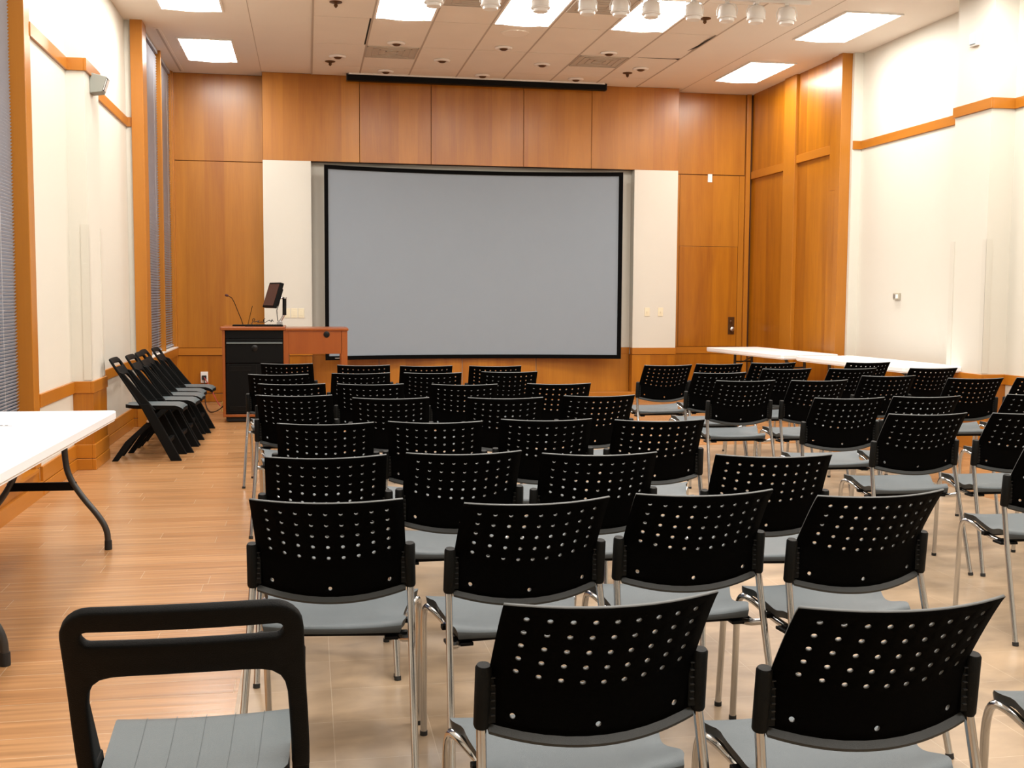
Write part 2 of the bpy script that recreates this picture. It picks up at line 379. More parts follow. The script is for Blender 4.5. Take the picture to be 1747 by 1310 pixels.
# far window: y 12.0 .. 14.7
w2 = MB(); w2.box(-1.74, -1.62, 12.0, 12.28, 0, ZC)
w2.box(-1.70, -1.622, 13.45, 13.505, .713, ZC)
w2.box(-1.80, -1.640, 14.60, 14.66, .713, ZC); w2.box(-1.80, -1.625, 14.64, YR, 0, ZC)
w2 = w2.build('window_2', W_POST, bevel=.004, **S)
bx('window_sill', -1.82, -1.612, 12.28, 14.64, .695, .712, SILLM, w2, bevel=.003)
bx('window_pane', -1.835, -1.830, 12.1, 14.72, .6, ZC, GLASS, w2)
bx('wall_left_far_apron', -1.9, -1.632, 12.28, 14.64, 0, .60, W_DARK, **S)
bx('trim_6', -1.9, -1.615, 12.28, 14.70, .60, .695, W_TRIM, **S)
bx('baseboard_left_far', -1.64, -1.612, 12.28, 14.70, 0, .11, W_TRIM, **S)
blind('window_blind', 'narrow slat blind in the nearer pane of the far left window', -1.674, 12.29, 13.44, .725, ZC-.005, pitch=.029, ladders=2)
blind('window_blind', 'narrow slat blind in the pane of the far left window next to the front corner', -1.674, 13.515, 14.59, .725, ZC-.005, pitch=.029, ladders=2)

# right wall
RW = bx('wall_right', XRW, 6.5, YB, 12.0, 0, ZC, CREAM, **S)
bx('wall_right_pilaster', XRP, XRW+.01, 9.13, 9.70, 0, ZC, CREAM, **S)
bx('wall_right_pilaster_near', XRP, XRW+.01, 3.6, 4.2, 0, ZC, CREAM, **S)
bx('wall_right_jog', 6.07, XRW+.01, 11.95, 12.1, 0, ZC, CREAM, **S)
def simple_right(name, z0, z1, d, mat):
    mb = MB()
    mb.box(XRW-d, XRW+.004, 4.2, 9.13-d, z0, z1)
    mb.box(XRP+.004, XRW, 9.13-d, 9.14, z0, z1); mb.box(XRP-d, XRP+.004, 9.13-d, 9.70+d, z0, z1); mb.box(XRP+.004, XRW, 9.69, 9.70+d, z0, z1)
    mb.box(XRW-d, XRW+.004, 9.70+d, 11.95, z0, z1); mb.box(6.072, XRW, 11.95-d, 11.96, z0, z1)
    return mb.build(name, mat, bevel=.003, bseg=1, **S)
simple_right('trim_7', 3.045, 3.14, .018, W_TRIM)
simple_right('trim_8', .60, .692, .020, W_TRIM)
simple_right('baseboard_right', 0, .20, .024, W_TRIM)
mb = MB(); mb.box(XRP-.012, XRW, 9.118, 9.71, .20, .60); mb.box(XRW-.006, XRW+.002, 9.72, 11.94, .2, .6); mb.build('trim_9', W_DARK, **S)
mb = MB(); mb.box(XRW-.004, XRW+.002, 4.3, 9.11, .20, .60); mb.build('trim_10', CREAM_LOW, **S)
mb = MB(); mb.box(XRP-.004, XRP+.002, 9.128, 9.19, .70, 1.9); mb.box(XRP-.004, XRP+.055, 9.124, 9.131, .70, 1.9); mb.box(XRP-.004, XRP+.002, 9.63, 9.702, .70, 1.9)
mb.build('trim_11', CLEARG, **S)
# wood panelled part of the right wall
pw = bx('wall_right_panelling', 6.0, 6.2, 12.0, YR, 0, ZC, W_DARK, **S)
mb = MB()
mb.box(5.945, 6.068, 11.995, 12.10, 0, ZC)
mb.build('end_post', W_POST, pw, bevel=.003)
mb = MB(); mb.box(5.955, 6.01, 12.104, 12.29, 0, 2.60); mb.box(5.962, 6.01, 12.104, 12.29, 2.604, ZC)
mb.build('end_panel', W_DARK, pw, bevel=.002)
mb = MB(); mb.box(5.95, 6.0, 13.22, 13.56, 0, ZC); mb.build('middle_stile', W_POST, pw, bevel=.003)
mb = MB(); mb.box(5.97, 6.0, 12.29, 13.22, 3.03, 3.13); mb.build('cross_rail', W_TRIM, pw, bevel=.002)
mb = MB(); mb.box(5.97, 6.0, 13.56, 14.66, 2.98, 3.08); mb.build('cross_rail', W_TRIM, pw, bevel=.002)
mb = MB(); mb.box(5.986, 6.0, 12.31, 13.20, 3.13, ZC); mb.box(5.986, 6.0, 13.58, 14.64, 3.08, ZC); mb.build('upper_panel', W_DARK, pw)
bx('wall_rear', -2.2, 6.6, YB-.1, YB, 0, ZC, CREAM, **S)

# ---------------------------------------------------------------- projection screen (shallow curve)
scr = thing('projection_screen', 'large wide grey projection screen in a black frame on the front wall', 'projection screen', (2.130, YF, .553))
def scr_y(x): t = x/1.945; return -.19 + .29*(1-t*t)
def curved(x0, x1, z0, z1, yoff, th, n=36):
    mb = MB(); b = mb.b; ring = []
    for i in range(n+1):
        x = x0 + (x1-x0)*i/n; y = scr_y(x) + yoff
        ring.append([b.verts.new(p) for p in ((x, y, z0), (x, y, z1), (x, y+th, z1), (x, y+th, z0))])
    for i in range(n):
        for k in range(4): mb.face([ring[i][k], ring[i][(k+1) % 4], ring[i+1][(k+1) % 4], ring[i+1][k]])
    mb.face(ring[0]); mb.face(ring[-1][::-1]); return mb
curved(-1.88, 1.88, .045, 2.39, .006, .012).build('screen_surface', SCREENM, scr, smooth=True)
fr = MB()
for (a, b_, c, d) in ((-1.92, 1.92, 2.382, 2.430), (-1.92, 1.92, .0, .05), (-1.92, -1.872, .0, 2.430), (1.872, 1.92, .0, 2.430)):
    mm = curved(a, b_, c, d, -.012, .05, 36 if b_-a > 1 else 2)
    me = bpy.data.meshes.new('tmp'); mm.b.to_mesh(me); mm.b.free(); fr.b.from_mesh(me); bpy.data.meshes.remove(me)
fr.build('screen_frame', FRAMEB, scr, smooth=True)
MB().box(-1.80, -1.70, -.168, -.150, .018, .03).build('maker_badge', STEEL, scr)
# roller screen housing under the ceiling
rs = thing('screen_housing', 'long black roller screen housing hung under the ceiling above the grey screen', 'screen housing', (2.15, 14.28, ZC-.10))
MB().box(-1.65, 1.65, -.05, .05, 0, .07).build('housing', BLACKM, rs, bevel=.006)
MB().box(-1.63, 1.63, -.055, .06, .07, .10).build('mount_rail', FIXW, rs)
MB().box(-1.66, -1.645, -.055, .055, -.002, .078).build('end_cap', BLACKG, rs); MB().box(1.645, 1.66, -.055, .055, -.002, .078).build('end_cap', BLACKG, rs)

# ---------------------------------------------------------------- ceiling lights
def ceiling_light(x0, x1, y0, y1, label, group):
    t = thing('ceiling_light', label, 'ceiling light', ((x0+x1)/2, (y0+y1)/2, ZC), 0, group)
    a, b_ = (x1-x0)/2, (y1-y0)/2
    mb = MB(); f = .022; z0, z1 = -.016, -.001
    mb.box(-a-f, a+f, -b_-f, -b_, z0, z1); mb.box(-a-f, a+f, b_, b_+f, z0, z1); mb.box(-a-f, -a, -b_, b_, z0, z1); mb.box(a, a+f, -b_, b_, z0, z1)
    mb.build('frame', LIGHTSIDE, t, bevel=.002, bseg=1)
    mb = MB(); bb = mb.b; n = 12; A = []
    for i in range(n+1):                     # gently bellied lens
        x = -a + 2*a*i/n; z = -.006 - .018*math.sin(math.pi*i/n)
        A.append((bb.verts.new((x, -b_, z)), bb.verts.new((x, b_, z))))
    for i in range(n): mb.face([A[i][0], A[i+1][0], A[i+1][1], A[i][1]])
    o = mb.build('diffuser', LIGHTM, t, smooth=True)
    return t
names_c = ['left', 'middle', 'right']
for k, (i, y) in enumerate(CLIGHTS):
    if y > 9: lab = 'ceiling panel light by the spotlights, %s one of the three in the tiled field' % names_c[k % 3]
    else: lab = 'unseen panel light added for lighting in the tiled ceiling nearer the back'  # unseen rows repeating the grid, added to light the room
    ceiling_light(GX[i]+.03, GX[i+1]-.03, y+.02, y+1.20, lab, 'panel lights in the tiled ceiling' if y > 9 else 'unseen panel lights added for lighting')
SL = [(-1.35, -.80, 12.74, 13.86, 'panel light in the plaster ceiling above the far left window corner'),
      (-1.36, -.80, 10.32, 11.46, 'panel light cut by the top photo edge in the left plaster ceiling'),
      (-1.36, -.80, 7.9, 9.04, 'unseen panel light added over the left wall'), (-1.36, -.80, 5.5, 6.64, 'unseen panel light added over the left wall'), (-1.36, -.80, 2.0, 3.14, 'unseen panel light added over the left wall'),  # left-hand panels out of view, added for their light
      (5.12, 5.66, 12.64, 13.80, 'panel light in the plaster ceiling above the door wing at far right'),
      (5.13, 5.69, 10.28, 11.46, 'panel light in the plaster ceiling beside the cream right wall'),
      (5.13, 5.69, 7.9, 9.04, 'unseen panel light added over the right wall'), (5.13, 5.69, 5.5, 6.64, 'unseen panel light added over the right wall'), (5.13, 5.69, 2.0, 3.14, 'unseen panel light added over the right wall')]  # right-hand panels out of view, likewise added for their light
for x0, x1, y0, y1, lab in SL: ceiling_light(x0, x1, y0, y1, lab, 'panel lights along the walls')
# vents
def vent(x, y, label):
    t = thing('ceiling_vent', label, 'vent', (x, y, ZC-.012), 0, 'grey square vents in the ceiling')
    MB().box(-.288, .288, -.288, .288, -.004, .0).build('backing', VENTM, t)
    mb = MB()
    for s in range(1, 5):
        a = .285*s/4; th = .012
        for q_ in ((-a, a, -a, -a+th), (-a, a, a-th, a), (-a, -a+th, -a, a), (a-th, a, -a, a)): mb.box(*q_, -.010, -.004)
    mb.build('louvre', VENTM, t)
vent(.952, 12.955, 'square grey vent among the ceiling tiles at left, above the black screen housing')
vent(3.362, 12.955, 'square grey vent among the ceiling tiles at right, above the black screen housing')
vent(1.558, 10.48, 'square grey vent between the left and middle panel lights behind the spotlights')
vent(2.755, 10.50, 'square grey vent between the middle and right panel lights, behind the spotlights')
# downlights
def downlight(x, y, label):
    t = thing('downlight', label, 'downlight', (x, y, ZC-.012), 0, 'small recessed downlights in the ceiling tiles')
    MB().lathe([(.095, 0), (.100, -.006), (.085, -.022), (.055, -.020), (.050, -.006)], seg=24).build('trim_ring', FIXW, t, smooth=True)
    MB().lathe([(.048, -.0065), (.042, -.024), (.028, -.034), (.004, -.036)], seg=20).build('lamp', BRASS, t, smooth=True)
DL = [(.36, 13.27, 'recessed downlight in the leftmost tile column near the front wall'), (.97, 12.46, 'recessed downlight just in front of the left grey vent'),
      (1.56, 13.24, 'recessed downlight in the tile right of the left grey vent'), (.96, 14.02, 'recessed downlight right above the left end of the black housing'),
      (2.15, 12.45, 'flat recessed downlight next to the round ceiling speaker'), (2.16, 14.04, 'recessed downlight above the middle of the black housing'),
      (2.75, 13.24, 'recessed downlight in the tile left of the right grey vent'), (3.36, 12.48, 'recessed downlight just in front of the right grey vent'),
      (3.96, 13.24, 'recessed downlight in the rightmost tile column near the front wall'), (3.35, 14.03, 'recessed downlight above the right end of the black housing')]
for d in DL: downlight(*d)
t = thing('ceiling_speaker', 'round flush ceiling speaker in a tile before the middle panel light', 'speaker', (2.15, 11.76, ZC-.012))
MB().lathe([(.15, 0), (.152, -.005), (.143, -.009), (.135, -.006)], seg=32).build('rim', TILE_C, t, smooth=True)
MB().lathe([(.135, -.0065), (.07, -.008), (.004, -.0085)], seg=32).build('grille', GYP, t, smooth=True)
for x, y, lab in ((.28, 10.87, 'small dark sprinkler head at the top edge of the photo, left of the panel lights'), (.28, 13.59, 'small dark sprinkler head near the left end of the front wall tiles'),
                  (3.87, 10.77, 'small dark sprinkler head below the white spotlights'), (3.88, 13.53, 'small dark sprinkler head near the right end of the front wall tiles')):
    t = thing('sprinkler', lab, 'sprinkler', (x, y, ZC-.012), 0, 'ceiling sprinklers')
    MB().lathe([(.060, 0), (.060, -.006), (.03, -.016)], seg=20).build('escutcheon', BRASS, t, smooth=True)
    MB().lathe([(.022, -.012), (.016, -.028), (.020, -.036), (.012, -.048), (.004, -.056)], seg=14).build('deflector', BRASS, t, smooth=True)
t = thing('slot_diffuser', 'long narrow slot diffuser in the plaster ceiling along the far left window', 'air diffuser', (-1.52, 13.46, ZC))
MB().box(-.035, .035, -1.14, 1.14, -.008, 0).build('frame', GYP, t); MB().box(-.012, .012, -1.12, 1.12, -.010, -.0075).build('slot', VENTM, t)

# spotlights on a track
tr = thing('lighting_track', 'white lighting track that carries the row of spotlights', 'light track', (2.7, 9.96, ZC-.02))
MB().box(-1.9, 1.9, -.018, .018, -.03, .006).build('rail', FIXW, tr, bevel=.003)
def spotlight():
    t = thing('spotlight', '', 'spotlight', (0, 0, 0), 0, 'white spotlights hanging from the ceiling track')
    MB().box(-.02, .02, -.03, .03, .1705, .189).tube([(0, 0, .180), (0, 0, .16)], .010).build('stem', FIXW, t, smooth=True)
    mb = MB(); mb.tube([(-.088, 0, .06), (-.092, 0, .11), (-.07, 0, .155), (0, 0, .165), (.07, 0, .155), (.092, 0, .11), (.088, 0, .06)], .0045, 8)
    mb.build('yoke', FIXW, t, smooth=True)
    MB().lathe([(.045, .150), (.070, .135), (.080, .09), (.080, .045), (.074, .035)], seg=28).build('housing', FIXW, t, smooth=True, angle=60)
    MB().lathe([(.086, .044), (.088, .036), (.084, .028), (.076, .030)], seg=28).build('clamp_ring', FIXW, t, smooth=True)
    MB().lathe([(.066, .032), (.066, .003), (.060, 0), (.052, .004), (.03, .012), (.004, .014)], seg=28).build('baffle', FIXW, t, smooth=True)
    return t
SPX = [(1.10, 'leftmost of the row of white spotlights, over the left panel light'), (1.60, 'second white spotlight from the left, hanging before a grey vent'),
       (2.05, 'third white spotlight from the left, before the middle panel light'), (2.48, 'fourth white spotlight from the left, right of the middle panel light'),
       (2.78, 'fifth white spotlight from the left'), (3.07, 'sixth white spotlight from the left, in front of the right panel light'),
       (3.47, 'seventh white spotlight from the left, at the edge of the right panel light'), (3.79, 'third white spotlight from the right end of the row'),
       (4.07, 'second white spotlight from the right end of the row'), (4.37, 'rightmost white spotlight of the row')]
s0 = spotlight()
for i, (x, lab) in enumerate(SPX):
    if i == 0: s0.location = (x, 9.96, ZC-.24); s0['label'] = lab
    else: dup(s0, (x, 9.96, ZC-.24), R(random.uniform(-25, 25)), lab)

# ---------------------------------------------------------------- wall fittings
t = thing('emergency_light', 'grey wedge-shaped emergency light on the left pilaster by the upper wood trim', 'emergency light', (XP, 9.40, 2.93))
mb = MB(); mb.prism([(0, 0), (.09, .012), (.13, .13), (.02, .155), (0, .155)], 'y', -.075, .075); mb.build('housing', GREYP, t, bevel=.006)
rot_ = Matrix.Rotation(R(18.7), 3, 'Y')
MB().obox((.1125, 0, .072), (.006, .11, .09), rot_).build('face_plate', WHITEP, t); MB().obox((.1135, -.045, .072), (.008, .014, .10), rot_).build('dark_strip', BLACKM, t)
t = thing('wall_strobe', 'small pale blue-white alarm strobe high on the right pilaster', 'alarm strobe', (XRP, 9.41, 3.70))
MB().box(-.03, 0, -.06, .06, -.06, .06).build('base', WHITEP, t, bevel=.004); MB().box(-.045, -.03, -.04, .04, -.045, .045).build('lens', plain('pale_blue_lens', (.36, .47, .56), .3), t, bevel=.004)
t = thing('thermostat', 'small thermostat on the cream right wall above the white tables', 'thermostat', (XRW, 11.04, 1.39))
MB().box(-.028, 0, -.06, .06, -.035, .035).build('body', plain('thermostat_beige', (.42, .38, .30), .5), t, bevel=.004)
MB().box(-.033, -.028, -.048, -.005, -.022, .022).build('display', WHITEP, t); MB().box(-.034, -.028, .01, .045, -.022, .022).build('cover', STEEL, t)
def plate(name, label, cat, x, y, z, w_, h_, mat, kind, group=None):
    t = thing(name, label, cat, (x, y, z), 0, group)
    MB().box(-w_/2, w_/2, -.006, 0, -h_/2, h_/2).build('cover_plate', mat, t, bevel=.002)
    if kind == 'rocker': MB().box(-w_*.2, w_*.2, -.010, -.006, -h_*.28, h_*.28).build('rocker', mat, t, bevel=.001)
    if kind == 'toggle': MB().box(-.006, .006, -.016, -.006, -.012, .012).build('toggle', mat, t)
    return t
plate('light_switch', 'ivory switch plate partly behind the monitor arm, leftmost of three', 'light switch', -.262, YF, 1.141, .075, .12, IVORY, 'rocker')
plate('light_switch', 'ivory switch plate on the left cream pier, middle one of three', 'light switch', -.172, YF, 1.141, .078, .12, IVORY, 'rocker')
plate('light_switch', 'ivory switch plate on the left cream pier, nearest to the big screen', 'light switch', -.085, YF, 1.141, .075, .12, IVORY, 'rocker')
plate('light_switch', 'ivory toggle switch plate on the right cream pier, nearer to the big screen', 'light switch', 4.459, YF, 1.17, .07, .115, IVORY, 'toggle')
plate('light_switch', 'ivory toggle switch plate on the right cream pier, nearer to the wood door', 'light switch', 4.645, YF, 1.17, .07, .115, IVORY, 'toggle')
plate('wall_sensor', 'small white sensor box on the wood wall above the door', 'sensor', 5.40, YR-.012, 2.985, .062, .11, WHITEP, 'rocker')
t = thing('wall_outlet', 'white wall outlet with a black plug, low on the wood wall left of the lectern', 'outlet', (-1.305, YR-.012, .32))
MB().box(-.045, .045, -.035, 0, -.07, .07).build('box', WHITEP, t, bevel=.004)
MB().box(-.028, .028, -.075, -.035, -.03, .025).build('plug', RUBBER, t, bevel=.006)
plate('wall_outlet', 'pale outlet plate low on the left wall behind the first black folding chair', 'outlet', 0, 0, 0, .07, .115, IVORY, 'rocker')
o = [x for x in COL.objects if x.name.startswith('wall_outlet') and x.location.length < .01][0]; o.location = (XW+.008, 9.95, .40); o.rotation_euler = (0, 0, R(90))

# ---------------------------------------------------------------- lectern console with side desk
px0, px1, py = -.905, -.255, 12.30
lec = thing('lectern', 'reddish wood lectern console with black locking door, vents and an open side desk', 'lectern', (px0, py, 0))
Wd = px1-px0
MB().box(.03, Wd-.02, .05, .60, .012, .06).build('plinth', RUBBER, lec)
mb = MB(); mb.box(0, .03, 0, .65, .085, .99); mb.box(0, Wd, 0, .65, .06, .088); mb.box(Wd-.01, Wd+.045, .0, .65, .0, .99); mb.box(.03, Wd-.01, .62, .65, .085, .99)
mb.build('cabinet_body', W_POD, lec, bevel=.003)
MB().box(-.02, Wd+.01, -.02, .68, .99, 1.028).build('cabinet_top', W_POD, lec, bevel=.008)
dr = MB().box(.038, Wd-.014, -.004, .02, .64, .90).build('upper_door', BLACKM, lec, bevel=.003)
mb = MB(); mb.box(.045, Wd-.02, -.014, -.004, .845, .862); mb.build('door_pull', plain('grey_edge', (.10, .12, .12), .35), dr, bevel=.002)
MB().lathe([(.034, 0), (.034, .006), (.024, .010), (.010, .012)], (Wd*.52, -.004, .80), 22, ry).build('lock', BLACKG, dr, smooth=True)
MB().box(.038, Wd-.014, .004, .02, .905, .985).build('upper_rail', BLACKM, lec)
lo = MB().box(.038, Wd-.014, -.004, .02, .10, .632).build('lower_door', BLACKM, lec, bevel=.003)
for i in range(4): MB().box(.07, .30, -.008, -.003, .555+i*.014, .561+i*.014).build('vent_slot', BLACKG, lo)
for i in range(4): MB().box(.07, .30, -.008, -.003, .125+i*.014, .131+i*.014).build('vent_slot', BLACKG, lo)
MB().box(.35, .36, -.009, -.003, .12, .62).build('hinge_line', BLACKG, lo)
for x, y in ((.06, .10), (Wd-.06, .10), (.06, .55), (Wd-.06, .55)):
    MB().lathe([(.028, -.014), (.032, 0), (.028, .014)], (x, y, .032), 16, Matrix.Rotation(R(90), 3, 'Y')).build('caster', RUBBER, lec, smooth=True)
# side desk
DX = 1.335
MB().box(Wd+.01, DX, -.012, .66, .985, 1.012).build('desk_top', W_POD, lec, bevel=.006)
ap = MB().box(Wd+.045, DX-.07, .0, .022, .735, .985).build('desk_apron', W_POD, lec, bevel=.002)
MB().lathe([(.032, 0), (.034, .004), (.026, .006)], (1.10, 0, .945), 20, ry).build('grommet', BLACKG, ap, smooth=True)
for yy in (0, .58): MB().box(DX-.08, DX-.012, yy, yy+.06, 0, .985).build('desk_leg', W_POD, lec, bevel=.003)
# things on the lectern
ZT = 1.0285
mon = thing('computer_monitor', 'small flat monitor tilted back on its arm at the right of the lectern top', 'monitor', (-.31, 12.60, ZT))
rot = Matrix.Rotation(R(52), 3, 'Z') @ Matrix.Rotation(R(-20), 3, 'X')
# panel seen edge-on, facing the speaker's side at left
def panel_rot(): return Matrix.Rotation(R(-68), 3, 'Z') @ Matrix.Rotation(R(-18), 3, 'X')
PR = panel_rot(); PC = Vector((-.065, 0, .335))
MB().obox(PC, (.34, .045, .285), PR).build('monitor_body', BLACKM, mon, bevel=.006)
MB().obox(PC + PR @ Vector((0, -.024, .0)), (.305, .004, .245), PR).build('display', MONITOR, mon)
MB().obox(PC + PR @ Vector((0, .035, -.01)), (.20, .05, .20), PR).build('back_cover', BLACKM, mon, bevel=.01)
MB().tube([PC + PR @ Vector((0, .05, -.02)), (.03, .03, .31), (.055, .03, .285)], .012).tube([(.055, .03, .315), (.055, .03, .30)], .026, 14).build('arm_head', STEEL, mon, smooth=True)
MB().tube([(.055, .03, .30), (.053, .03, .12)], .022, 14).build('arm_cylinder', BLACKG, mon, smooth=True)
MB().tube([(.053, .03, .13), (.02, .03, .07), (0, .03, .04)], .014).box(-.03, .03, .0, .06, 0, .045).build('arm_base', STEEL, mon, smooth=True)
MB().tube([(-.0, .05, .26), (-.03, .04, .17), (-.02, .03, .06), (.03, .03, .015)], .005, 6).build('cable', CABLE, mon, smooth=True)
mic = thing('gooseneck_microphone', 'black gooseneck microphone bending to the left on the lectern top', 'microphone', (-.70, 12.56, ZT))
MB().box(-.11, .06, -.05, .07, 0, .016).build('base', BLACKM, mic, bevel=.006)
MB().tube([(.0, 0, .014), (-.02, 0, .08), (-.06, 0, .18), (-.09, 0, .26), (-.115, 0, .305), (-.15, 0, .325)], .004, 8).build('gooseneck', BLACKM, mic, smooth=True)
MB().tube([(-.15, 0, .325), (-.158, 0, .329), (-.178, 0, .336), (-.186, 0, .339)], .01, 12, rs=[.007, .013, .013, .006]).build('capsule', plain('dark_red_foam', (.05, .008, .008), .8), mic, smooth=True)
m2 = thing('stick_microphone', 'thin straight black microphone stick beside the gooseneck microphone', 'microphone', (-.64, 12.82, ZT))
MB().box(-.03, .03, -.03, .03, 0, .014).build('base', BLACKM, m2, bevel=.004); MB().tube([(-.02, 0, .01), (.03, 0, .215)], .0035, 6).build('stick', BLACKM, m2, smooth=True)
kb = thing('keyboard', 'black keyboard lying under the cables on the lectern top', 'keyboard', (-.47, 12.46, ZT))
MB().box(-.20, .20, -.07, .07, 0, .016).build('case', BLACKM, kb, bevel=.004)
mb = MB()
for i in range(14):
    for j in range(4): mb.box(-.19+i*.027, -.168+i*.027, -.055+j*.028, -.032+j*.028, .016, .021)
mb.build('keys', BLACKG, kb)
MB().box(-.10, .10, -.12, .09, 0, .004).build('paper_stack', PAPER, smooth=False, label='blue-grey sheets of paper lying by the monitor arm on the lectern', category='papers')
COL.objects['paper_stack'].location = (-.50, 12.70, ZT)
mb = MB()
pts = [(-.60, 12.47, ZT+.028)]
for i in range(26): pts.append((-.60+.010*i+random.uniform(-.03, .03), 12.50+random.uniform(-.07, .07), ZT+.030+random.uniform(0, .055)))
def smooth_path(p, it=2):
    p = [Vector(a) for a in p]
    for _ in range(it):
        o_ = [p[0]]
        for a, b_ in zip(p[:-1], p[1:]): o_ += [a*.75+b_*.25, a*.25+b_*.75]
        p = o_ + [p[-1]]
    return p
mb.tube(smooth_path(pts), .0035, 6)
o = mb.build('cable_tangle', CABLE, smooth=True); o['label'] = 'tangle of black cables heaped on the keyboard on the lectern'; o['category'] = 'cable'
for nm, mt, pp, lab in (('power_cord', CABLE_R, [(-1.30, 14.62, .32), (-1.20, 14.3, .22), (-1.08, 13.6, .13), (-.98, 13.1, .08), (-.80, 12.95, .05)], 'pinkish red cord running from the wall outlet to the lectern'),
                        ('power_cord', CABLE, [(-1.30, 14.62, .30), (-1.27, 14.3, .1), (-1.22, 13.9, .01), (-1.1, 13.2, .006), (-.95, 13.0, .10), (-.93, 12.99, .20), (-.88, 12.97, .30), (-.80, 12.965, .34)], 'black cord looping from the outlet plug to the back of the lectern'),
                        ('data_cable', CABLE_Y, [(-.86, 13.0, .25), (-.97, 13.06, .16), (-.99, 13.1, .06), (-.94, 13.1, .012), (-.80, 13.05, .01)], 'yellow cable hanging in a loop behind the left foot of the lectern')):
    o = MB().tube(smooth_path(pp), .006, 8).build(nm, mt, smooth=True); o['label'] = lab; o['category'] = 'cable'

# ---------------------------------------------------------------- folding tables
def folding_table(loc, rz, Lx, Ly, label, foot_a, foot_b, mark=False):
    """long side along local y"""
    t = thing('folding_table', label, 'table', loc, rz, 'white plastic folding tables')
    mb = MB(); a, b_ = Lx/2, Ly/2; rr_ = .035; pts = []
    for cx, cy, s in ((a-rr_, b_-rr_, 0), (-a+rr_, b_-rr_, 90), (-a+rr_, -b_+rr_, 180), (a-rr_, -b_+rr_, 270)):
        for k in range(5): pts.append((cx+rr_*math.cos(R(s+k*22.5)), cy+rr_*math.sin(R(s+k*22.5))))
    mb.prism(pts, 'z', .695, .74); top = mb.build('tabletop', TABLEW, t, smooth=True, bevel=.006, angle=30)
    mb = MB(); mb.prism([(x*.985, y*.994) for x, y in pts], 'z', .688, .697); mb.build('under_rim', WHITEP, top)
    if mark:
        mb = MB()
        for k in range(5): mb.box(-.02+k*.025-.1, -.006+k*.025-.1, .64-.004*k, .655-.004*k, .7401, .7406)
        mb.box(-.12, .02, .60, .606, .7401, .7406); mb.build('printed_mark', CABLE, top)
    for yy in (foot_a, foot_b):
        fr_ = MB()
        for s in (-1, 1):
            fr_.tube(smooth_path([(s*.115, yy, .69), (s*.118, yy, .50), (s*.135, yy, .40), (s*.20, yy, .29), (s*.28, yy, .19), (s*.325, yy, .11), (s*.33, yy, .035)]), .0165, 12)
        f = fr_.build('leg_frame', LEGM, t, smooth=True)
        MB().box(-.175, .175, yy-.008, yy+.008, .325, .37).build('crossbar', BLACKM, f, bevel=.002)
        MB().tube([(-.115, yy, .575), (.115, yy, .575)], .009).build('upper_bar', LEGM, f, smooth=True)
        MB().tube([(0, yy, .575), (0, yy-(.35 if yy > 0 else -.35), .685)], .008).build('brace', LEGM, f, smooth=True)
        for s in (-1, 1): MB().lathe([(.019, 0), (.020, .004), (.019, .05)], (s*.33, yy, 0), 14).build('rubber_foot', RUBBER, f, smooth=True)
    return t
folding_table((-1.425, 5.04, 0), R(-1.3), .74, 2.62, 'large white folding table at the left edge, standing beside the near window', 1.20, -.72, mark=True)
folding_table((5.40, 12.60, 0), R(6), .72, 1.88, 'white folding table standing by the wood panelled right wall, the farther of two', .62, -.62)
folding_table((5.615, 10.42, 0), R(4.8), .70, 1.98, 'white folding table by the cream right wall, the nearer of two end to end', .68, -.68)

# ---------------------------------------------------------------- perforated stacking chair
def shell_mesh():
    """backrest: 11 columns, round holes punched in 9 of them; local y=0 is the plane of the top corners"""
    mb = MB(); b = mb.b
    xs = [-.2105] + [-.1865 + .04145*i for i in range(10)] + [.2105]
    def pos(u, v):
        # u: -1..1 across, v: 0 top .. 1 bottom
        k = 1-u*u
        zt = .81 - .004*k
        zc = .652 - .042*k                   # crease line sags in the middle
        zb = .540 - .030*k
        if v < .56:
            s = v/.56; z = zt + (zc-zt)*s; y = .112*(s**.9)
        else:
            s = (v-.56)/.44; z = zc + (zb-zc)*s; y = .112 + .012*s
        y -= .050*k - .014*k*max(0, (v-.5)/.5)
        return Vector((u*.2105*(1 + .004*min(1, v/.5)), y, z))
    vs = [0, .045] + [.045 + .1*i for i in range(1, 6)] + [.60, .68, .76, .84, .92, 1.0]
    nv, nu = len(vs), len(xs)
    grid = [[b.verts.new(pos(x/.2105, v)) for x in xs] for v in vs]
    for j in range(nv-1):
        for i in range(nu-1):
            hole = (1 <= j <= 5 and 1 <= i <= 9) or (j == nv-3 and i in (1, 5, 9))
            q4 = [grid[j][i], grid[j][i+1], grid[j+1][i+1], grid[j+1][i]]
            if not hole: mb.face(q4); continue
            u0_, u1_ = xs[i]/.2105, xs[i+1]/.2105; v0, v1 = vs[j], vs[j+1]; uc, vc = (u0_+u1_)/2, (v0+v1)/2
            P0 = pos(uc, vc); du = (pos(uc+.01, vc)-P0).length/.01; dv_ = (pos(uc, vc+.01)-P0).length/.01
            rad = .0058
            ring = []
            for k in range(12):
                a = R(-135 + 30*k)
                ring.append(b.verts.new(pos(uc + rad*math.cos(a)/du, vc + rad*math.sin(a)/dv_)))
            for c in range(4):
                A, Bv = q4[c], q4[(c+1) % 4]; r_ = [ring[(c*3+n) % 12] for n in range(4)]
                mb.face([A, Bv, r_[3], r_[2]]); mb.face([A, r_[2], r_[1]]); mb.face([A, r_[1], r_[0]])
    return mb
